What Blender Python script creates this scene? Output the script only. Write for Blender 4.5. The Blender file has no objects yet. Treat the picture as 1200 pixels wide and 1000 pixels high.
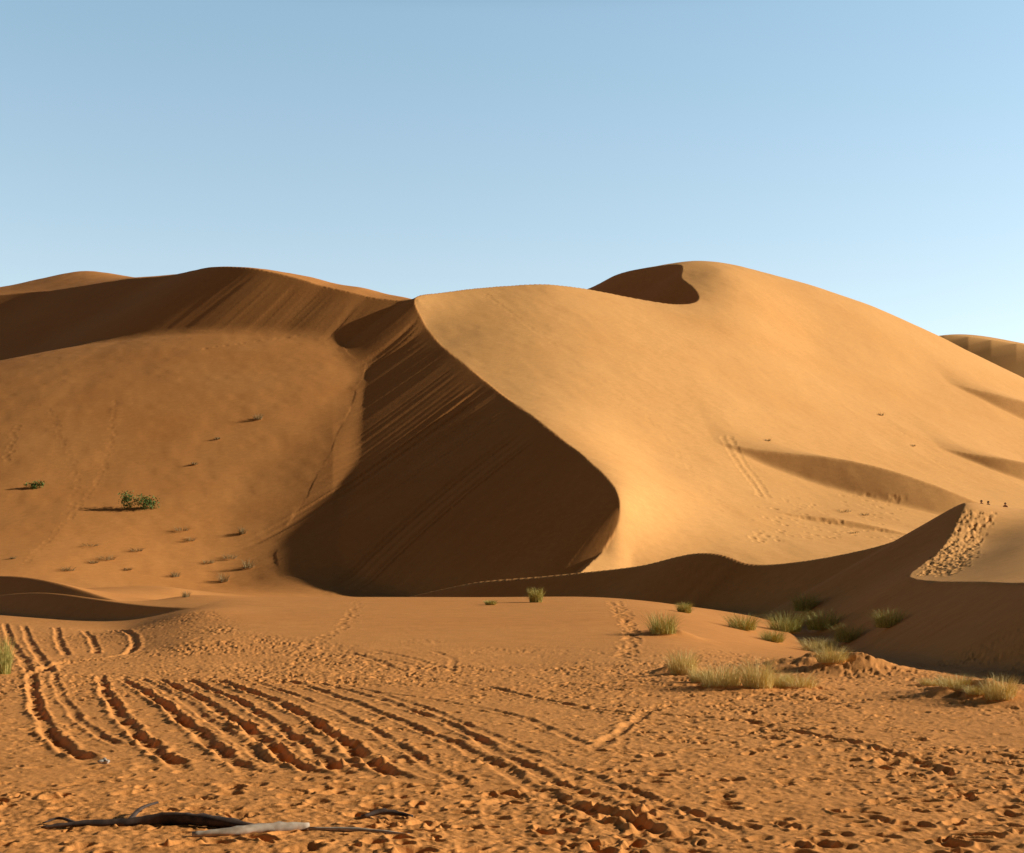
import bpy, math, random
import numpy as np
from mathutils import Vector
F=1700.0; HOR=690.0; CH=2.5
rng=np.random.RandomState(7); random.seed(7)
SUN_EL=math.radians(21.5); SUN_AZ=math.radians(7.0)   # azimuth from +X toward +Y
scene=bpy.context.scene

# ------------------------------------------------------------ helpers
def zof(v,y): return CH+(HOR-v)*y/F
def Vof(z,y): return HOR-F*(z-CH)/y
KL=6.0
class RBF:
    def __init__(s,pts,zp=(),lam=1e-3):
        P=[];T=[]
        for px,v,y in pts: P.append((px/100.,KL*math.log(y)));T.append(F*zof(v,y)/y)
        for px,z,y in zp: P.append((px/100.,KL*math.log(y)));T.append(F*z/y)
        P=np.array(P);T=np.array(T);n=len(P)
        r2=((P[:,None]-P[None])**2).sum(-1)+1e-12
        K=.5*r2*np.log(r2)+lam*np.eye(n)
        A=np.zeros((n+3,n+3));A[:n,:n]=K;A[:n,n]=1;A[:n,n+1:]=P;A[n,:n]=1;A[n+1:,:n]=P.T
        s.w=np.linalg.solve(A,np.concatenate([T,[0,0,0]]));s.P=P
    def __call__(s,px,y):
        px=np.asarray(px,dtype=np.float64);y=np.asarray(y,dtype=np.float64)
        px,y=np.broadcast_arrays(px,y)
        U=(px/100.).astype(np.float32);W=(KL*np.log(y)).astype(np.float32);n=len(s.P)
        out=(s.w[n]+s.w[n+1]*U+s.w[n+2]*W).astype(np.float64)
        for i in range(n):
            r2=(U-np.float32(s.P[i,0]))**2+(W-np.float32(s.P[i,1]))**2+np.float32(1e-9)
            out+=(.5*s.w[i])*(r2*np.log(r2))
        return out*y/F
def catmull(pts,n=24):
    pts=np.array(pts,float);P=np.vstack([2*pts[0]-pts[1],pts,2*pts[-1]-pts[-2]])
    out=[]
    for i in range(1,len(P)-2):
        a,b,c,d=P[i-1],P[i],P[i+1],P[i+2]
        for t in np.linspace(0,1,n,endpoint=False):
            out.append(.5*((2*b)+(-a+c)*t+(2*a-5*b+4*c-d)*t*t+(-a+3*b-3*c+d)*t**3))
    out.append(P[-2]);return np.array(out)
def resample(q,step):
    d=np.r_[0,np.cumsum(np.hypot(np.diff(q[:,0]),np.diff(q[:,1])))]
    n=max(2,int(d[-1]/step));s=np.linspace(0,d[-1],n)
    return np.stack([np.interp(s,d,q[:,k]) for k in range(q.shape[1])],1),s
def crest(ctrl,W,step=.6):
    c=catmull([(p[0],math.log(p[-1])*200) for p in ctrl])
    px=c[:,0];y=np.exp(c[:,1]/200);x=(px-600)/F*y
    q,s=resample(np.stack([x,y],1),step)
    px=q[:,0]/q[:,1]*F+600
    z=W(px,q[:,1])
    return dict(x=q[:,0],y=q[:,1],z=z,s=s,px=px)
def inside(px,ly,poly):
    r=np.zeros(px.shape,bool);n=len(poly)
    for i in range(n):
        x1,y1=poly[i];x2,y2=poly[(i+1)%n]
        if y1==y2: continue
        c=((y1>ly)!=(y2>ly))
        r^=c&(px<(x2-x1)*(ly-y1)/(y2-y1)+x1)
    return r
def envelope(x,y,C,m):
    x=x.astype(np.float32);y=y.astype(np.float32)
    cx=C['x'].astype(np.float32);cy=C['y'].astype(np.float32);cz=C['z'].astype(np.float32)
    m=np.broadcast_to(np.asarray(m,np.float32),cx.shape)
    best=np.full(x.shape,-1e9,np.float32);bi=np.zeros(x.shape,np.float32)
    CH_=20000
    for a in range(0,len(x),CH_):
        X=x[a:a+CH_,None];Y=y[a:a+CH_,None]
        D=cz[None]-m[None]*np.sqrt((X-cx)**2+(Y-cy)**2)
        k=D.argmax(1);best[a:a+CH_]=D[np.arange(len(k)),k];bi[a:a+CH_]=k
    return best,bi.astype(int)
def vnoise(x,y,seed):
    r=np.random.RandomState(seed);N=256;G=r.rand(N,N)*2-1
    xi=np.floor(x).astype(int);yi=np.floor(y).astype(int);fx=x-xi;fy=y-yi
    fx=fx**3*(fx*(fx*6-15)+10);fy=fy**3*(fy*(fy*6-15)+10)
    a=G[xi%N,yi%N];b=G[(xi+1)%N,yi%N];c=G[xi%N,(yi+1)%N];d=G[(xi+1)%N,(yi+1)%N]
    return (a*(1-fx)+b*fx)*(1-fy)+(c*(1-fx)+d*fx)*fy
def n1(s,seed):
    r=np.random.RandomState(seed);G=r.rand(4096)*2-1
    i=np.floor(s).astype(int);f=s-i;f=f*f*(3-2*f)
    return G[i%4096]*(1-f)+G[(i+1)%4096]*f
def smax(a,b,k):
    h=np.clip(.5+.5*(a-b)/k,0,1);return b*(1-h)+a*h+k*h*(1-h)
def sstep(a,b,x):
    t=np.clip((x-a)/(b-a),0,1);return t*t*(3-2*t)

# ------------------------------------------------------------ grid
cols=np.r_[np.linspace(-900,-20,110,endpoint=False),np.arange(-20,1220,1.15),np.linspace(1220,2100,110)]
vr=np.r_[np.linspace(1540,1040,60,endpoint=False),np.arange(1040,760,-.42)]
y1=F*CH/(vr-HOR)
y2=np.exp(np.linspace(math.log(y1[-1]),math.log(190),300))[1:]
y3=np.exp(np.linspace(math.log(190),math.log(700),700))[1:]
y4=np.exp(np.linspace(math.log(700),math.log(6000),110))[1:]
rows=np.r_[y1,y2,y3,y4]
PX,Y=np.meshgrid(cols,rows);X=(PX-600)/F*Y;LY=np.log(Y)*200
L2=lambda y:math.log(y)*200

# ------------------------------------------------------------ Dune A (left back)
Acr=[(-900,470,700),(-500,400,680),(-200,362,640),(0,346,600),(60,341,575),(110,333,553),(150,327,535),(200,323,505),(250,313,478),(300,315,457),(340,324,443),(380,336,430),(430,348,416),(470,353,407),(490,352,401)]
WA=RBF(Acr+[(100,318,690),(20,333,700),(150,324,640),(-60,345,710),(200,327,590),(250,322,560),(300,322,520),(365,325,460),(425,338,435),(470,348,420),
            (360,350,560),(430,362,500),(250,350,640),(100,345,800),(-200,370,800),(-500,420,850),(-900,480,850),(520,385,460),(600,420,500),(700,450,520),(700,560,420),(900,600,500),(1500,650,500),(1500,690,900),(300,500,1200),(900,640,1200)],
        [(300,5,3000),(-600,5,3000),(1500,5,3000)])
cA=crest(Acr,WA,.8)
# ------------------------------------------------------------ Dune S + P
Scr=[(600,722,172),(640,705,184),(668,681,196),(690,662,206),(710,642,212),(722,620,216),(726,592,222),(716,566,232),(690,540,247),(640,500,276),(580,455,315),(530,415,350),(500,383,380),(487,350,402),
     (515,343,415),(560,338,428),(600,335,436),(640,334,442),(690,340,450),(740,349,456),(785,356,460),(812,355,468),(819,348,480),(812,337,497),(799,326,515),(798,311,540),(770,312,562),(720,323,590),(695,336,606),(640,352,640),(540,380,690)]
Wpts=[p for p in Scr]+[
 (760,396,400),(850,425,400),(950,462,400),(1080,507,400),(1200,546,400),(1400,600,400),
 (760,466,335),(850,494,335),(950,527,335),(1080,560,335),(1200,588,335),
 (760,541,275),(850,571,275),(950,595,275),(1080,614,275),(1200,630,275),(1400,650,275),
 (780,612,228),(850,634,228),(950,648,228),(1080,656,228),(1200,662,228),
 (740,656,212),(780,664,212),(850,668,212),(950,672,212),(1080,674,212),
 (700,690,195),(780,692,195),(900,690,195),(1050,688,195),(1200,686,195),
 (850,352,480),(950,397,480),(1080,448,480),(1200,492,480),(1400,560,480),
 (845,318,525),(830,307,556),(880,316,568),(950,334,582),(1020,358,590),(1100,394,605),(1200,446,620),(1400,530,620),(1900,640,600),
 (830,350,700),(950,400,720),(1100,470,750),(1200,520,760),(1600,640,760)]
WS=RBF(Wpts,[(700,2,1200),(1200,2,1200),(700,-2,150),(900,-2,150),(1100,-2,150),(1400,-2,130),(800,-6,80),(1200,-6,80),(300,2,1200),(300,5,3000),(1500,5,3000)])
cS=crest(Scr,WS,.6)
# ------------------------------------------------------------ Dune K (near right)
Kcr=[(380,722,212),(430,713,203),(490,697,196),(560,682,188),(640,675,181),(700,669,176),(760,661,170),(820,648,164),(850,651,160),(875,660,156),(930,659,150),(1000,647,142),(1060,629,136),(1108,600,131),(1130,590,127),
     (1118,620,117),(1098,648,107),(1066,674,95),(1090,681,86),(1130,682,76),(1200,683,61),(1300,668,50),(1450,660,42),(1700,690,34)]
WK=RBF(Kcr+[(1160,592,130),(1200,597,133),(1300,600,135),(1150,630,115),(1200,640,100),(1130,655,102),(1200,668,75),(1350,640,90),(1500,640,80),(1800,660,80),(1500,640,130),
            (1160,625,160),(1250,630,165),(1060,655,160),(1000,668,165),(1400,650,170),(900,672,172),(820,668,180),(700,684,190),(560,697,200)],
       [(1200,-4,230),(1000,-4,220),(850,-4,215),(700,-3,225),(500,-3,240),(1500,-4,230),(1900,-3,200),(1900,1,50),(1900,0,30),(800,-10,400),(1500,-10,400)])
cK=crest(Kcr,WK,.35)

def poly_of(c,extra): return [(a,b) for a,b in zip(c['px'][::2],np.log(c['y'][::2])*200)]+[(c['px'][-1],math.log(c['y'][-1])*200)]+[(a,L2(b)) for a,b in extra]
polyA=poly_of(cA,[(3000,380),(3000,3),(-3000,3),(-3000,700)])
polyS=poly_of(cS,[(-3000,690),(-3000,120),(600,120)])
polyK=poly_of(cK,[(1700,3),(-3000,3),(-3000,212)])
MA=np.interp(cA['px'],[0,200,300,400,480],[.61,.63,.67,.65,.64])
mS=np.interp(cS['y'],[170,215,240,290,370,402],[.64,.64,.61,.55,.58,.69])
# floor and low foreground swells
Bz=[]
for px in (-900,-400,0,300,600,900,1200,1700,2200):
    for y in (3,6,12,20,30,40,48): Bz.append((px,0,y))
for px in (-900,-400,-100,80,150): Bz+=[(px,.0,60),(px,.1,85),(px,.7,115),(px,1.5,150)]
for px in (-900,-400,-100,100,200): Bz+=[(px,2.4,180),(px,2.,220)]
for px in (220,300,400,500,600,700): Bz+=[(px,.35,58),(px,1.2,80),(px,1.85,106),(px,1.4,135),(px,.6,165)]
Bz+=[(790,.3,58),(790,.95,80),(790,1.3,106),(860,.0,60),(860,.2,75),(860,.5,100),(960,-.3,60),(960,-.7,75),(960,-.3,95),(1060,-.3,58),(1060,-.7,72),(1060,-.4,95),(1200,-.2,50),(1200,-.3,70),(1200,-.5,100),
     (800,.5,150),(1000,-.5,130),(1100,-.5,150),(1700,-.5,100),(2200,-.5,100),
     (350,.8,200),(450,.8,200),(550,.8,200),(700,0,200),(900,0,200),(1200,0,200),(1700,0,200)]
for px in (-900,-300,200,600,1000,1600,2100): Bz+=[(px,1,270),(px,1,400),(px,3,800),(px,4,1500),(px,4,3500),(px,4,6500)]
B=RBF([],Bz)
H=B(PX,Y)
# the broad apron hill on the left
gy=[150,180,220,243,263,282,304,330,361,380,404,430,460];gz=[-3,0.5,4,8,13.5,20.5,30.5,42.5,56.5,65,75,83,90]
gp=np.polyfit((np.array(gy)-300)/100.,gz,6)
def hill(x,y):
    g=np.polyval(gp,(np.clip(y,150,455)-300)/100.)
    left=-.165*22*np.logaddexp(0,(-82-x)/22)*(np.clip(y,150,500)/404)**1.8
    right=-sstep(-37,8,x)*g*.95
    dip=-sstep(-85,-42,x)*np.interp(y,[200,243,263,282,304],[2,4.5,3.5,1,0])
    back=sstep(520,700,y)*90
    return g+left+right+dip-back
H=smax(H,hill(X,Y),2.0)
und=.8*vnoise(X/55+3.3,Y/70+1.1,1)+.2*vnoise(X/17,Y/25,2)
H=H+und*sstep(170,260,Y)*.7
selA=(Y>230)&(Y<760);inA=np.zeros(H.shape,bool);inA[selA]=inside(PX[selA],LY[selA],polyA)
DA=np.full(H.shape,-1e3)
m=inA&(Y>250)&(PX<760);e,k=envelope(X[m],Y[m],cA,MA)
dist=np.hypot(X[m]-cA['x'][k],Y[m]-cA['y'][k]);s=cA['s'][k]
e=e+(.03*n1(s/2.6,3)+.025*n1(s/1.1,4)+.07*n1(s/14,14))*sstep(1,10,dist)*sstep(110,20,dist)
DA[m]=e
m=(~inA)&(Y>400);DA[m]=WA(PX[m],Y[m])
lee=(DA>H)&inA
H=smax(H,DA,1.5)
# union S/P
inS=np.zeros(H.shape,bool);sel=(Y>121)&(Y<700);inS[sel]=inside(PX[sel],LY[sel],polyS)
DS=np.full(H.shape,-1e3)
m=inS;e,k=envelope(X[m],Y[m],cS,mS)
dist=np.hypot(X[m]-cS['x'][k],Y[m]-cS['y'][k]);s=cS['s'][k]
patch=np.clip(.6+.9*n1(s/11,15),.3,1.2)
stre=patch*(.09*n1(s/2.1,5)+.08*n1(s/.9,6)+.10*n1(s/6.,7))*sstep(.5,9,dist)*sstep(120,30,dist)
DS[m]=e+stre
m=(~inS)&(Y>140)&((Y<690)|(PX>560))
DS[m]=WS(PX[m],Y[m])
lee=(lee&(DS<H))|(inS&(DS>H))
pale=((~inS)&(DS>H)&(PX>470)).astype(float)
H=smax(H,DS,.9+4.5*np.interp(PX,[390,480],[1,0])*np.interp(Y,[300,350],[1,0.1]))
# soft wind-worked relief on all of the dune bodies (slip faces stay planar)
rel=np.where(lee,.12,1.)
H=H+rel*sstep(120,240,Y)*sstep(1500,700,Y)*(.07*vnoise(X/6,Y/11,41)+.035*vnoise(X/2.4+Y/9,Y/4,42)+.2*vnoise(X/26,Y/40,43)*(~inS))

def colz(px):
    i=np.interp(px,cols,np.arange(len(cols)));a=int(i);b=min(a+1,len(cols)-1);f=i-a
    return H[:,a]*(1-f)+H[:,b]*f
def ground_at(px,v,ymin=8,off=0.0):
    z=colz(px)+off;V=Vof(z,rows);k=np.where((V<=v)&(rows>=ymin))[0]
    if not len(k): return None
    k=k[0];y=rows[k]
    if k>0 and rows[k-1]>=ymin:
        va,vb=V[k-1],V[k]
        t=0 if va==vb else np.clip((va-v)/(va-vb),0,1);y=rows[k-1]*(1-t)+rows[k]*t
    zz=np.interp(y,rows,z)-off
    return ((px-600)/F*y,y,zz)
# ---------------------------------------------------- secondary crescent ridges (run mostly across the view)
def ridge(pts,amp,Lw,m):
    global H
    c=catmull(pts,12);xc=(c[:,0]-600)/F*c[:,2];yc=c[:,2]
    n=len(xc);t=(xc-xc[0])/(xc[-1]-xc[0]);pf=np.polyfit(t,yc,4)
    r0=np.searchsorted(rows,yc.min()-Lw*4);r1=np.searchsorted(rows,yc.max()+Lw*4)
    x=X[r0:r1];y=Y[r0:r1]
    T=np.clip((x-xc[0])/(xc[-1]-xc[0]),0,1);yy=np.polyval(pf,T);sl=np.polyval(np.polyder(pf),T)/(xc[-1]-xc[0])
    am=amp*np.sin(np.pi*T)**1.3*((T>0)&(T<1))
    d=(y-yy)/np.sqrt(1+sl*sl)
    wind=am*np.exp(-(np.abs(d)/Lw)**1.4);q=amp*.12
    v=am-m*np.abs(d);lee=np.where(v>q,v,np.where(v<-q,0,(v+q)**2/(4*q)))
    lee=np.minimum(lee,am)
    H[r0:r1]+=np.where(d>0,wind,lee)
ridge([(835,521,315),(870,521,312),(910,525,310),(950,532,309),(1000,543,307),(1045,555,303),(1090,568,299),(1135,580,296),(1240,596,292)],5.5,16,.6)
ridge([(1100,529,386),(1160,536,380),(1220,543,378),(1320,556,380)],4.,16,.55)
ridge([(1110,450,494),(1160,459,489),(1220,470,487),(1330,490,488)],5.,18,.55)
ridge([(900,600,262),(960,596,262),(1020,600,260),(1090,612,256)],.8,8,.5)
# union K
inK=np.zeros(H.shape,bool);sel=(Y>30)&(Y<240);inK[sel]=inside(PX[sel],LY[sel],polyK)
DK=np.full(H.shape,-1e3)
m=inK&(Y>40)&(PX>330);e,k=envelope(X[m],Y[m],cK,.58)
dist=np.hypot(X[m]-cK['x'][k],Y[m]-cK['y'][k]);s=cK['s'][k]
DK[m]=e+.03*n1(s/.7,8)*sstep(.3,3,dist)
m=(~inK)&(Y>30)&(Y<420)&(PX>300);DK[m]=WK(PX[m],Y[m])
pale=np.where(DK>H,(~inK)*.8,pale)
H=smax(H,DK,.35)
ridge([(-120,706,168),(-20,698,154),(40,692,145),(72,690,140),(100,697,134),(160,710,124)],2.3,8,.62)
ridge([(-90,728,124),(0,720,116),(50,712,110),(100,710,104),(140,712,99),(230,714,90)],1.6,6,.6)
# far dune on the right
Dcr=[(1020,420,1000),(1105,394,960),(1150,397,930),(1200,404,900),(1300,420,860),(1500,470,820)]
WD=RBF(Dcr+[(1105,400,1200),(1300,430,1200),(1200,392+14,1000),(900,500,1200),(1700,520,1100)],[(700,0,1400),(1200,0,2000),(1900,0,2000)])
cD=crest(Dcr,WD,.8)
polyD=poly_of(cD,[(3000,800),(3000,500),(0,500),(0,1000)])
sel=(Y>700)&(Y<2500)&(PX>800);inD=np.zeros(H.shape,bool);inD[sel]=inside(PX[sel],LY[sel],polyD)
DD=np.full(H.shape,-1e3);m=sel&inD;DD[m]=envelope(X[m],Y[m],cD,.5)[0];m=sel&~inD;DD[m]=WD(PX[m],Y[m])
H=smax(H,DD,2.)

# ---------------------------------------------------- foreground detail
def near(P,R):
    r0=np.searchsorted(rows,P[:,1].min()-R);r1=np.searchsorted(rows,P[:,1].max()+R)
    sl=slice(r0,r1);x=X[sl];y=Y[sl]
    bd=np.full(x.shape,1e9);ss=np.zeros(x.shape);acc=0
    for i in range(len(P)-1):
        ax,ay=P[i];bx,by=P[i+1];dx,dy=bx-ax,by-ay;l=dx*dx+dy*dy+1e-9
        a=np.searchsorted(rows[sl],min(ay,by)-R);b=np.searchsorted(rows[sl],max(ay,by)+R)
        X_=x[a:b];Y_=y[a:b]
        t=np.clip(((X_-ax)*dx+(Y_-ay)*dy)/l,0,1);d=np.hypot(X_-ax-t*dx,Y_-ay-t*dy)
        u=d<bd[a:b];bd[a:b]=np.where(u,d,bd[a:b]);ss[a:b]=np.where(u,acc+t*math.sqrt(l),ss[a:b]);acc+=math.sqrt(l)
    return sl,bd,ss,acc
Hbase=H.copy()
edge=48+4*vnoise(X/4,Y/6,21)+np.interp(PX,[-900,0,150,300,420,1000,1200],[50,45,40,12,2,0,-8])
churn=1-sstep(0,10,Y-edge)
churn*=np.clip(.7+.5*vnoise(X/3.1,Y/5,22),.2,1)
nz=.012*vnoise(X/.42,Y/.5,23)+.014*vnoise(X/.12,Y/.13,24)+.009*vnoise(X/.06,Y/.07,27)+.03*vnoise(X/1.3,Y/1.6,25)
foot=np.zeros(H.shape)
def stamp(x,y,a,b,th,dep,arr,rim=.35):
    R=max(a,b)*2.0
    r0=np.searchsorted(rows,y-R);r1=np.searchsorted(rows,y+R)
    pxc=600+F*x/y;w=F*R/y*1.1;c0=np.searchsorted(cols,pxc-w);c1=np.searchsorted(cols,pxc+w)
    if r1<=r0 or c1<=c0: return
    xs=X[r0:r1,c0:c1]-x;ys=Y[r0:r1,c0:c1]-y
    u=(xs*math.cos(th)+ys*math.sin(th))/a;v=(-xs*math.sin(th)+ys*math.cos(th))/b;q=u*u+v*v
    arr[r0:r1,c0:c1]+=dep*(-np.exp(-q*q*1.1)+rim*np.exp(-((np.sqrt(q)-1.3)/.3)**2))
for _ in range(38000):
    y=math.sqrt(rng.uniform(8**2,80**2));x=rng.uniform(-.42,.42)*y
    if vnoise(np.array([x/3.5]),np.array([y/5]),26)[0]<rng.uniform(-.9,.5)-.1: continue
    a=rng.uniform(.05,.11) if rng.uniform()<.65 else rng.uniform(.11,.19)
    stamp(x,y,a,a*rng.uniform(.4,.8),rng.uniform(0,3.14),a*rng.uniform(.2,.48),foot)
H=H+churn*(nz+foot)
tracks=[
 ([(36,788),(38,805),(45,835),(70,872),(112,897)],.095,.12),
 ([(62,788),(72,815),(100,850),(150,880)],.04,.09),
 ([(118,790),(124,812),(150,850),(185,882),(222,905)],.095,.115),
 ([(140,793),(185,822),(235,862),(270,890),(300,907)],.09,.115),
 ([(165,794),(215,822),(270,862),(310,890),(345,908)],.04,.09),
 ([(185,795),(240,822),(300,862),(345,895),(390,913)],.095,.11),
 ([(215,795),(285,825),(345,865),(385,895),(412,912)],.085,.105),
 ([(250,796),(330,825),(395,865),(440,897),(490,920)],.10,.12),
 ([(290,796),(365,822),(430,852),(500,895),(560,930)],.035,.09),
 ([(330,795),(400,818),(480,850),(560,885),(640,930),(760,972),(850,1010)],.055,.11),
 ([(360,797),(440,818),(530,850),(590,885),(690,933),(800,970)],.045,.10),
 ([(400,800),(500,830),(600,872),(680,905),(760,935),(900,990)],.03,.09),
 ([(180,797),(330,805),(450,812),(600,838),(700,880)],.03,.1),
 ([(560,803),(700,832),(850,845),(1000,872),(1080,895),(1135,922)],.045,.1),
 ([(640,800),(720,806),(850,812),(960,822),(1010,835)],.035,.12),
 ([(762,832),(735,852),(705,872),(683,888)],.04,.1),
 ([(6,735),(14,755),(28,775),(36,790)],.08,.15),
 ([(28,737),(36,755),(48,772),(60,788)],.08,.15),
 ([(66,738),(70,755),(78,768)],.08,.15),
 ([(98,740),(108,752),(114,765)],.08,.14),
 ([(128,739),(150,748),(158,757),(148,767),(110,773),(70,777),(36,790)],.09,.16),
 ([(300,770),(380,772),(460,776),(500,785)],.03,.12),
 ([(395,768),(440,776),(470,786)],.04,.14),([(430,768),(480,774),(535,786)],.04,.14),([(500,768),(530,775),(525,788)],.03,.12),
 ([(-60,800),(40,806),(150,796),(240,792),(330,795)],.03,.14),
 ([(560,960),(620,930),(740,985),(700,1010)],.03,.1),
]
for k,(tp,dep,wd) in enumerate(tracks):
    c=catmull(tp,10)
    P=np.array([((a-600)/F*F*CH/(b-HOR),F*CH/(b-HOR)) for a,b in c])
    if len(P)>4:
        P[:,0]+=.03*np.sin(np.arange(len(P))*.9+k)
    sl,d,ss,tot=near(P,.8)
    d=d*(1+.22*n1(ss/.3,90+k))+.02*n1(ss/.11,120+k)
    fade=np.minimum(sstep(0,1.2,ss),sstep(0,1.5,tot-ss))*(.64+.36*n1(ss/.5,60+k))
    g=-np.exp(-(np.abs(d)/wd)**4)*(1+.2*np.sin(ss*38)+.3*n1(ss/.13,170+k))+.5*np.exp(-((d-wd*1.6)/(wd*.5))**2)*(1+.7*n1(ss/.2,150+k))
    wgt=np.exp(-(np.abs(d)/(wd*1.6))**4)*fade*min(1,dep/.06)
    det=H[sl]-Hbase[sl]
    H[sl]=Hbase[sl]+det*(1-.3*wgt)+g*dep*fade
def trail(pts,r,dep,step,jit=.3,ymin=50):
    c=catmull(pts,12);P=[]
    for a,b in c:
        g=ground_at(a,b,ymin)
        if g:P.append(g[:2])
    if len(P)<2:return
    q,_=resample(np.array(P),step)
    for (x,y) in q:
        stamp(x+rng.normal()*jit,y+rng.normal()*jit,r*rng.uniform(.8,1.2),r*rng.uniform(.7,1.1),rng.uniform(0,3),dep*rng.uniform(.6,1.2),H)
for off in range(5):
    trail([(1134+off*7,598+off),(1120+off*7,625),(1102+off*9,650),(1078+off*9,674)],.24,.11,.55,.25)
trail([(846,512),(862,540),(880,565),(892,583)],.7,.12,1.6,.1,190);trail([(856,512),(872,542),(888,563),(900,582)],.7,.12,1.6,.1,190)
trail([(570,345),(600,368),(650,405)],.8,.06,2.2,.3,190)
trail([(700,440),(760,490),(800,540),(850,600)],.7,.05,2.4,.4,190);trail([(1030,485),(1075,520),(1120,560)],.7,.06,2.4,.5,190);trail([(930,450),(1000,480),(1100,520)],.8,.05,3,.5,190)
for _ in range(130):
    g=ground_at(rng.uniform(880,1060),rng.uniform(580,635),195)
    if g: stamp(g[0],g[1],rng.uniform(.4,.8),rng.uniform(.4,.7),0,rng.uniform(.05,.14),H)
trail([(240,408),(300,400),(350,394)],.8,.09,2.4,.4,190)
trail([(135,470),(130,520),(110,570),(70,620),(30,660)],.6,.05,2.4,.3);trail([(60,480),(90,560),(80,600)],.6,.04,2.4,.4)
trail([(20,500),(8,540)],.7,.06,2);trail([(715,705),(735,740),(728,770)],.22,.07,.6,.1);trail([(725,705),(742,740),(735,770)],.22,.07,.6,.1)
trail([(420,705),(400,735),(350,765)],.2,.05,.7,.15);trail([(240,740),(220,760)],.2,.06,.7,.3)
def mound(px,v,w,h,asp=.6):
    global H
    g=ground_at(px,v,20)
    if not g:return
    d=((X-g[0])/w)**2+((Y-g[1])/(w*asp*2))**2
    H=H+h*np.exp(-d*1.2)*(1+.3*vnoise(X/.5,Y/.6,31))
mound(965,785,1.9,.45);mound(1010,783,1.3,.35);mound(1125,818,1.3,.35);mound(1175,822,1.,.3);mound(860,803,2.2,.25);mound(800,790,.9,.25)
mound(785,745,1.4,.3);mound(945,735,2.,.4)

# ------------------------------------------------------------ terrain mesh
nr,nc=H.shape
co=np.stack([X,Y,H],-1).reshape(-1,3).astype(np.float32)
idx=np.arange(nr*nc).reshape(nr,nc)
q=np.stack([idx[:-1,:-1],idx[:-1,1:],idx[1:,1:],idx[1:,:-1]],-1).reshape(-1,4).astype(np.int32)
me=bpy.data.meshes.new('sand_dunes');me.vertices.add(len(co));me.vertices.foreach_set('co',co.ravel())
me.loops.add(q.size);me.loops.foreach_set('vertex_index',q.ravel())
me.polygons.add(len(q));me.polygons.foreach_set('loop_start',np.arange(0,q.size,4,dtype=np.int32))
me.polygons.foreach_set('use_smooth',np.ones(len(q),bool))
me.update(calc_edges=True)
# paler sand on the windward faces, partly painted-in sunlight; redder sand elsewhere
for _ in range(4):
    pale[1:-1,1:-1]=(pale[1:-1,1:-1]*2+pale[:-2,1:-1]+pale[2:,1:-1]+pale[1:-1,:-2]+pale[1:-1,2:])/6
at=me.attributes.new('sand_sunlit_tone','FLOAT','POINT');at.data.foreach_set('value',pale.ravel().astype(np.float32))
dunes=bpy.data.objects.new('sand_dune_terrain',me);scene.collection.objects.link(dunes)

# ------------------------------------------------------------ materials
def mat(name):
    m=bpy.data.materials.new(name);m.use_nodes=True;n=m.node_tree.nodes;l=m.node_tree.links
    b=n['Principled BSDF'];return m,n,l,b
def sand_mat():
    m,n,l,b=mat('sand')
    b.inputs['Roughness'].default_value=.95;b.inputs['Specular IOR Level'].default_value=.05
    g=n.new('ShaderNodeNewGeometry')
    def noise(sc,det,vec=None,rough=.55):
        t=n.new('ShaderNodeTexNoise');t.inputs['Scale'].default_value=sc;t.inputs['Detail'].default_value=det;t.inputs['Roughness'].default_value=rough
        l.new(vec or g.outputs['Position'],t.inputs['Vector']);return t
    def ramp(src,c0,c1,p0=.3,p1=.7):
        r=n.new('ShaderNodeValToRGB');l.new(src,r.inputs['Fac']);e=r.color_ramp.elements
        e[0].position=p0;e[0].color=(*c0,1);e[1].position=p1;e[1].color=(*c1,1);return r
    a=noise(.03,7,rough=.6)
    red=ramp(a.outputs['Fac'],(.70,.285,.078),(.77,.34,.103));pal=ramp(a.outputs['Fac'],(.87,.44,.148),(.93,.49,.175))  # pal raised beyond natural sand, sunlit brightness put into its colour
    av=n.new('ShaderNodeAttribute');av.attribute_name='sand_sunlit_tone'
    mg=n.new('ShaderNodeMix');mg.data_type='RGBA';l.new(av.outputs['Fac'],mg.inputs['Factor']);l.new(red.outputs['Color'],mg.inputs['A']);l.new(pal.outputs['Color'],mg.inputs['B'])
    c=noise(.9,7,rough=.7);mx=n.new('ShaderNodeMix');mx.data_type='RGBA';mx.blend_type='MULTIPLY'
    r2=ramp(c.outputs['Fac'],(.91,.89,.87),(1.05,1.05,1.05))
    mx.inputs['Factor'].default_value=1;l.new(mg.outputs['Result'],mx.inputs['A']);l.new(r2.outputs['Color'],mx.inputs['B'])
    l.new(mx.outputs['Result'],b.inputs['Base Color'])
    f=noise(14,5,rough=.7);bp=n.new('ShaderNodeBump');bp.inputs['Distance'].default_value=.03;bp.inputs['Strength'].default_value=.5
    l.new(f.outputs['Fac'],bp.inputs['Height'])
    f2=noise(.8,6,rough=.65);bp2=n.new('ShaderNodeBump');bp2.inputs['Distance'].default_value=.14;bp2.inputs['Strength'].default_value=.3
    l.new(f2.outputs['Fac'],bp2.inputs['Height']);l.new(bp.outputs['Normal'],bp2.inputs['Normal'])
    l.new(bp2.outputs['Normal'],b.inputs['Normal'])
    return m
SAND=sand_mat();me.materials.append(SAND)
fm=bpy.data.meshes.new('desert_ground');R=9000
fm.from_pydata([(-R,-R,-3),(R,-R,-3),(R,R,-3),(-R,R,-3)],[],[(0,1,2,3)])
fo=bpy.data.objects.new('desert_ground',fm);scene.collection.objects.link(fo);fm.materials.append(SAND)
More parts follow.
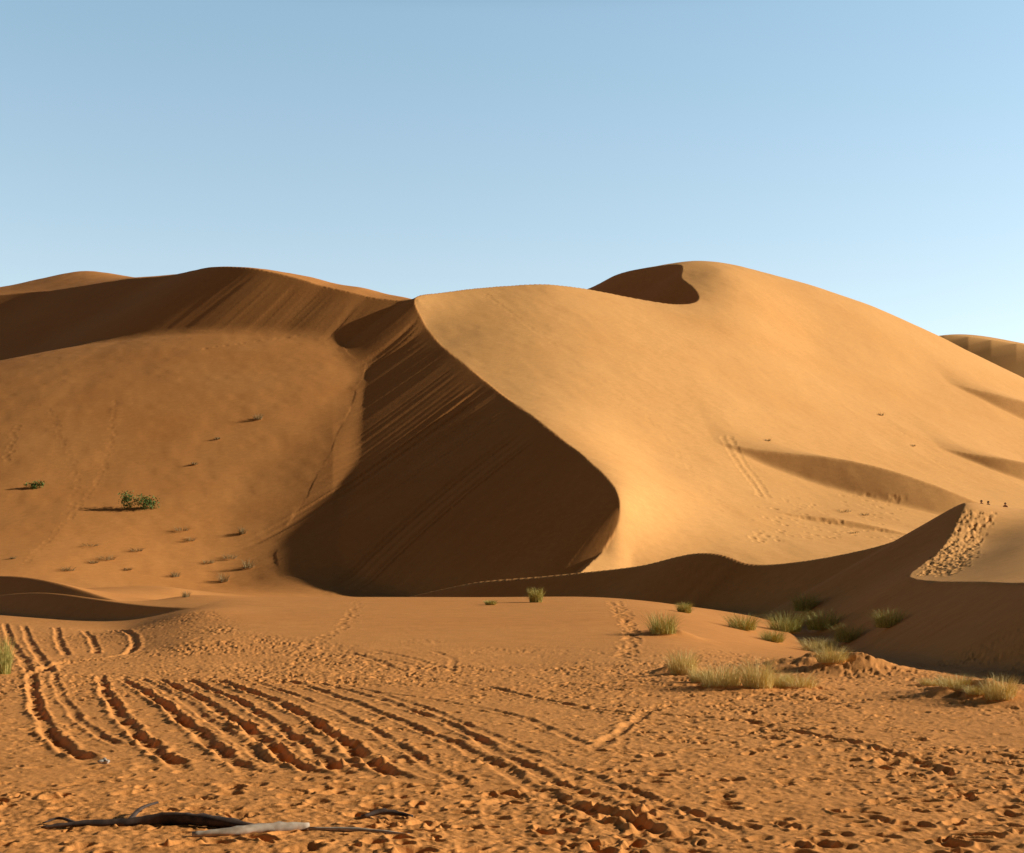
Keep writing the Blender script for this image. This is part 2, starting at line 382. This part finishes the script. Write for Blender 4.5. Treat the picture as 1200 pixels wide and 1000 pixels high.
def plant_mat(name,c1,c2):
    m,n,l,b=mat(name);o=n.new('ShaderNodeNewGeometry');t=n.new('ShaderNodeTexNoise');t.inputs['Scale'].default_value=9
    l.new(o.outputs['Position'],t.inputs['Vector']);r=n.new('ShaderNodeValToRGB');l.new(t.outputs['Fac'],r.inputs['Fac'])
    r.color_ramp.elements[0].position=.35;r.color_ramp.elements[1].position=.65
    r.color_ramp.elements[0].color=(*c1,1);r.color_ramp.elements[1].color=(*c2,1);l.new(r.outputs['Color'],b.inputs['Base Color'])
    b.inputs['Roughness'].default_value=.8;return m
STRAW=plant_mat('dry_grass',(.70,.53,.17),(.88,.72,.31));GREEN=plant_mat('green_grass',(.33,.31,.06),(.66,.56,.17))
LEAF=plant_mat('shrub_leaf',(.06,.13,.025),(.17,.27,.055));TWIG=plant_mat('dry_twig',(.28,.19,.08),(.44,.34,.15))
def mkobj(name,verts,faces,material,loc=(0,0,0),smooth=False):
    m=bpy.data.meshes.new(name);m.from_pydata(verts,[],faces);m.materials.append(material)
    if smooth: m.polygons.foreach_set('use_smooth',[True]*len(m.polygons))
    o=bpy.data.objects.new(name,m);o.location=loc;scene.collection.objects.link(o);return o
def tuft(px,v,hp,wp,material,name='grass_tuft',n=260,spread=1.0,ymin=20):
    g=ground_at(px,v,ymin)
    if not g:return
    x,y,z=g;hm=hp*y/F;wm=wp*y/F/2;V=[];Fc=[]
    bw=max(.006,.5*y/F*.9)
    for i in range(n):
        a=rng.uniform(0,6.283);r=wm*.6*math.sqrt(rng.uniform());bx=r*math.cos(a);by=r*math.sin(a)
        L=hm*rng.uniform(.4,1.2)*(1-.3*r/wm);ta=a+rng.normal()*.6;lean=rng.uniform(.05,1.)*wm*.8*spread
        wdir=rng.uniform(0,3.14);wx,wy=bw*math.cos(wdir)*.5,bw*math.sin(wdir)*.5
        zb=-.04
        b0=len(V)
        for t in (0,.45,.8,1):
            cx=bx+lean*math.cos(ta)*t**1.8;cy=by+lean*math.sin(ta)*t**1.8;cz=zb+L*(t-.18*t**3);k=(1-t*.85)
            V+=[(cx-wx*k,cy-wy*k,cz),(cx+wx*k,cy+wy*k,cz)]
        for j in range(3):Fc.append((b0+2*j,b0+2*j+1,b0+2*j+3,b0+2*j+2))
    return mkobj(name,V,Fc,material,(x,y,z))
def shrub(px,v,hp,wp,material,name='desert_shrub',n=500):
    g=ground_at(px,v,50)
    if not g:return
    x,y,z=g;hm=hp*y/F;wm=wp*y/F/2;V=[];Fc=[];s=max(.2,1.3*y/F)
    cl=[(rng.uniform(-.8,.8)*wm,rng.uniform(-.5,.5)*wm*.5,rng.uniform(.25,.7)*hm,rng.uniform(.25,.42)*wm) for _ in range(12)]
    for i in range(n):
        c=cl[i%12];d=rng.normal(size=3);d/=np.linalg.norm(d);r=c[3]*rng.uniform(.3,1.1)
        p=np.array([c[0]+d[0]*r,c[1]+d[1]*r*.6,max(.1,c[2]+d[2]*r*hm/wm*1.2)])
        p[2]+=float(np.interp(y+p[1],rows,colz(600+F*(x+p[0])/(y+p[1]))))-z
        u=rng.normal(size=3);u/=np.linalg.norm(u);w=np.cross(u,rng.normal(size=3));w/=np.linalg.norm(w);k=len(V);q=s*rng.uniform(.5,1.1)
        V+=[tuple(p-u*q),tuple(p+w*q*.5),tuple(p+u*q),tuple(p-w*q*.5)];Fc.append((k,k+1,k+2,k+3))
    return mkobj(name,V,Fc,material,(x,y,z))
for a in [(628,706,22,24,GREEN),(575,709,8,18,GREEN),(777,742,32,50,GREEN),(802,718,16,24,GREEN),(870,738,25,48,GREEN),(945,716,28,46,GREEN),(920,740,30,60,GREEN),(965,738,30,60,GREEN),
          (1042,735,28,52,GREEN),(995,752,28,50,GREEN),(3,790,56,30,GREEN),(905,752,18,40,GREEN)]: tuft(*a,n=560)
for a in [(800,789,36,50),(845,803,34,74),(888,806,46,56),(935,806,24,66),(960,764,22,60),(975,775,26,56),(1120,806,22,60),(1172,818,36,54),(822,798,20,40),(1092,803,12,40),(912,804,22,50),(1145,812,14,40)]: tuft(*a,STRAW,n=700)
shrub(165,596,19,50,LEAF,n=1500);shrub(41,572,8,24,LEAF,n=400)
for px,v,h,w in [(302,492,10,15),(228,545,5,10),(255,515,4,8),(105,640,5,30),(125,656,8,28),(80,669,7,22),(160,646,6,22),(213,622,7,26),(222,634,6,20),(284,626,11,12),(270,655,8,26),(291,666,14,20),
                 (262,682,14,18),(205,676,8,16),(245,660,6,20),(218,700,10,12),(15,655,4,10),(150,668,4,14),(110,660,5,16)]:
    tuft(px,v,h,w,TWIG,name='dry_desert_bush',n=110,spread=1.3,ymin=60)
for px,v,h,w in [(990,600,5,26),(1012,604,4,16),(1000,625,3,14),(900,517,4,10),(1032,487,4,12),(1070,523,3,9)]:
    tuft(px,v,h,w,TWIG,name='dry_desert_bush',n=60,spread=1.3,ymin=195)

# ------------------------------------------------------------ driftwood
DARKW=plant_mat('charred_wood',(.03,.018,.012),(.10,.06,.04));PALEW=plant_mat('bleached_wood',(.34,.25,.17),(.55,.44,.33))
def branch(name,pts,rad,material,twigs=()):
    V=[];Fc=[]
    def tube(P,R):
        P=np.array(P);n=len(P);b0=len(V)
        for i in range(n):
            t=P[min(i+1,n-1)]-P[max(i-1,0)];t/=np.linalg.norm(t);u=np.cross(t,[0,0,1]);u/=np.linalg.norm(u)+1e-9;w=np.cross(u,t)
            for j in range(10):
                a=j*.6283;r=R[i]*(1+.18*rng.normal()*.6+.15*math.sin(3*a+i*.3));V.append(tuple(P[i]+u*r*math.cos(a)+w*r*math.sin(a)))
        for i in range(n-1):
            for j in range(10):
                a=b0+i*10+j;b=b0+i*10+(j+1)%10;Fc.append((a,b,b+10,a+10))
        Fc.append(tuple(b0+j for j in range(9,-1,-1)));Fc.append(tuple(b0+(n-1)*10+j for j in range(10)))
    def world(pp):
        out=[]
        for px,v,up in pp:
            y=F*CH/(v-HOR);x=(px-600)/F*y;out.append((x,y,up+float(np.interp(y,rows,colz(px)))*.5))
        return out
    c=world(pts);c=catmull(c,6);R=np.interp(np.linspace(0,1,len(c)),np.linspace(0,1,len(rad)),rad);tube(c,R)
    for tp,tr in twigs:
        c=catmull(world(tp),5);tube(c,np.linspace(tr,tr*.4,len(c)))
    return mkobj(name,V,Fc,material,smooth=True)
branch('driftwood_branch',[(48,972,.01),(90,970,.03),(150,968,.05),(200,967,.07),(255,970,.06),(300,972,.02)],[.015,.03,.045,.065,.06,.03],DARKW,
       [([(150,968,.05),(165,960,.1),(185,956,.14)],.03),([(90,970,.03),(70,966,.06),(50,968,.03)],.02)])
branch('weathered_plank',[(225,982,.02),(270,980,.04),(320,976,.05),(362,973,.04)],[.03,.045,.05,.035],PALEW)
branch('weathered_plank',[(362,974,.02),(420,976,.02),(480,980,.0)],[.02,.025,.015],PALEW)
branch('driftwood_branch',[(424,958,.02),(450,956,.05),(484,957,.02)],[.02,.035,.015],DARKW)
branch('driftwood_branch',[(1180,1010,.02),(1130,1002,.0)],[.03,.02],DARKW)
def stone(px,v,r,material,name='pale_stone'):
    import bmesh
    g=ground_at(px,v,10);bm=bmesh.new();bmesh.ops.create_icosphere(bm,subdivisions=3,radius=r)
    for vv in bm.verts:
        p=vv.co;k=1+.25*math.sin(p.x*70+1)*math.cos(p.y*55)+.15*math.sin(p.z*90);vv.co=Vector((p.x*1.1*k,p.y*.8*k,p.z*.8*k))
    m=bpy.data.meshes.new(name);bm.to_mesh(m);bm.free();m.materials.append(material)
    o=bpy.data.objects.new(name,m);o.location=(g[0],g[1],g[2]+r*.3);scene.collection.objects.link(o)
STONE=plant_mat('pale_stone',(.35,.30,.24),(.55,.48,.40));stone(122,895,.07,STONE)

# ------------------------------------------------------------ people on the dune
def cloth(name,c): 
    m,n,l,b=mat(name);b.inputs['Base Color'].default_value=(*c,1);b.inputs['Roughness'].default_value=.9;return m
SKIN=cloth('skin',(.35,.18,.1));HAIR=cloth('hair',(.02,.015,.01))
def person(px,y,c):
    import bmesh
    x=(px-600)/F*y;z=float(np.interp(y,rows,colz(px)))
    root=bpy.data.objects.new('person',None);scene.collection.objects.link(root);root.location=(x,y,z);root.rotation_euler=(0,0,rng.uniform(0,6))
    J=[(0,0,.95),(0,0,1.2),(0,0,1.42),(0,0,1.52),(-.1,0,.9),(-.12,.05,.5),(-.12,0,.06),(-.12,.14,.03),(.1,0,.9),(.12,-.06,.5),(.12,-.1,.06),(.12,.05,.03),
       (-.19,0,1.4),(-.25,.02,1.12),(-.22,.12,.9),(.19,0,1.4),(.25,.0,1.12),(.22,.1,.88)]
    E=[(0,1),(1,2),(2,3),(0,4),(4,5),(5,6),(6,7),(0,8),(8,9),(9,10),(10,11),(2,12),(12,13),(13,14),(2,15),(15,16),(16,17)]
    Rr=[.14,.15,.12,.05,.1,.07,.05,.04,.1,.07,.05,.04,.07,.05,.035,.07,.05,.035]
    m=bpy.data.meshes.new('body');m.from_pydata(J,E,[]);o=bpy.data.objects.new('body',m);scene.collection.objects.link(o);o.parent=root
    s=o.modifiers.new('s','SKIN');o.modifiers.new('ss','SUBSURF').levels=1
    for i,r in enumerate(Rr): m.skin_vertices[0].data[i].radius=(r,r)
    m.skin_vertices[0].data[0].use_root=True;m.materials.append(cloth('clothes',c))
    bm=bmesh.new();bmesh.ops.create_uvsphere(bm,u_segments=14,v_segments=10,radius=.11)
    for v in bm.verts: v.co=Vector((v.co.x*.8,v.co.y*.95+(.02 if v.co.z<0 and v.co.y>0 else 0),v.co.z*1.15))
    hm=bpy.data.meshes.new('head');bm.to_mesh(hm);bm.free();ho=bpy.data.objects.new('head',hm);scene.collection.objects.link(ho);ho.parent=root;ho.location=(0,.01,1.64);hm.materials.append(SKIN)
    bm=bmesh.new();bmesh.ops.create_uvsphere(bm,u_segments=14,v_segments=10,radius=.12)
    bmesh.ops.delete(bm,geom=[v for v in bm.verts if v.co.z<-.01 and v.co.y>-.02],context='VERTS')
    hm=bpy.data.meshes.new('hair');bm.to_mesh(hm);bm.free();ho=bpy.data.objects.new('hair',hm);scene.collection.objects.link(ho);ho.parent=root;ho.location=(0,-.01,1.67);hm.materials.append(HAIR)
def lowspot(px,headv):
    z=colz(px);k=np.where((rows>131)&(Vof(z+1.78,rows)>=headv))[0];return float(rows[k[0]]) if len(k) else 149.
for px,hv,c in [(1150,586,(.25,.04,.03)),(1158,587,(.05,.05,.07)),(1178,589,(.3,.1,.05))]: person(px,lowspot(px,hv),c)

# ------------------------------------------------------------ light
s=Vector((math.cos(SUN_EL)*math.cos(SUN_AZ),math.cos(SUN_EL)*math.sin(SUN_AZ),math.sin(SUN_EL)))
ld=bpy.data.lights.new('sun','SUN');ld.energy=5.0;ld.angle=math.radians(.5);ld.color=(1,.93,.80)
lo=bpy.data.objects.new('sun',ld);lo.rotation_euler=s.to_track_quat('Z','Y').to_euler();lo.location=(60,0,60);scene.collection.objects.link(lo)
w=bpy.data.worlds.new('World');scene.world=w;w.use_nodes=True;nt=w.node_tree
sk=nt.nodes.new('ShaderNodeTexSky');sk.sky_type='NISHITA';sk.sun_disc=False;sk.sun_elevation=SUN_EL;sk.sun_rotation=math.radians(90)-SUN_AZ
sk.air_density=1;sk.dust_density=.3;sk.ozone_density=1.5
# sky bright low in the north; zenith and south dimmed to cut fill light
tc=nt.nodes.new('ShaderNodeTexCoord');sx=nt.nodes.new('ShaderNodeSeparateXYZ');nt.links.new(tc.outputs['Generated'],sx.inputs[0])
rp=nt.nodes.new('ShaderNodeValToRGB');nt.links.new(sx.outputs['Z'],rp.inputs[0])
cr=rp.color_ramp;cr.elements[0].position=0;cr.elements[0].color=(1.16,.97,.90,1);cr.elements[1].position=.37;cr.elements[1].color=(1.10,1.07,.97,1)
e=cr.elements.new(.2);e.color=(1.14,.99,.91,1)
e=cr.elements.new(.46);e.color=(.3,.3,.3,1)
e=cr.elements.new(.6);e.color=(.05,.05,.05,1)
mr=nt.nodes.new('ShaderNodeMapRange');nt.links.new(sx.outputs['Y'],mr.inputs['Value']);mr.inputs['From Min'].default_value=-.1;mr.inputs['From Max'].default_value=.65;mr.inputs['To Min'].default_value=.15;mr.inputs['To Max'].default_value=1
mx=nt.nodes.new('ShaderNodeVectorMath');mx.operation='MULTIPLY';nt.links.new(sk.outputs[0],mx.inputs[0]);nt.links.new(rp.outputs[0],mx.inputs[1])
mx3=nt.nodes.new('ShaderNodeVectorMath');mx3.operation='SCALE';nt.links.new(mx.outputs[0],mx3.inputs[0]);nt.links.new(mr.outputs[0],mx3.inputs['Scale'])
mx2=nt.nodes.new('ShaderNodeVectorMath');mx2.operation='MULTIPLY';nt.links.new(mx3.outputs[0],mx2.inputs[0]);mx2.inputs[1].default_value=(1.62,1.62,1.5)
nt.links.new(mx2.outputs[0],nt.nodes['Background'].inputs[0]);nt.nodes['Background'].inputs[1].default_value=.142
scene.view_settings.view_transform='Standard';scene.view_settings.look='None';scene.view_settings.exposure=0
# ------------------------------------------------------------ camera
cd=bpy.data.cameras.new('camera');cam=bpy.data.objects.new('camera',cd);scene.collection.objects.link(cam)
cd.sensor_width=36;cd.lens=36*F/1200;cd.shift_y=(HOR-500)/1200;cd.clip_end=20000;cd.clip_start=.1
cam.location=(0,0,CH);cam.rotation_euler=(math.radians(90),0,0);scene.camera=cam
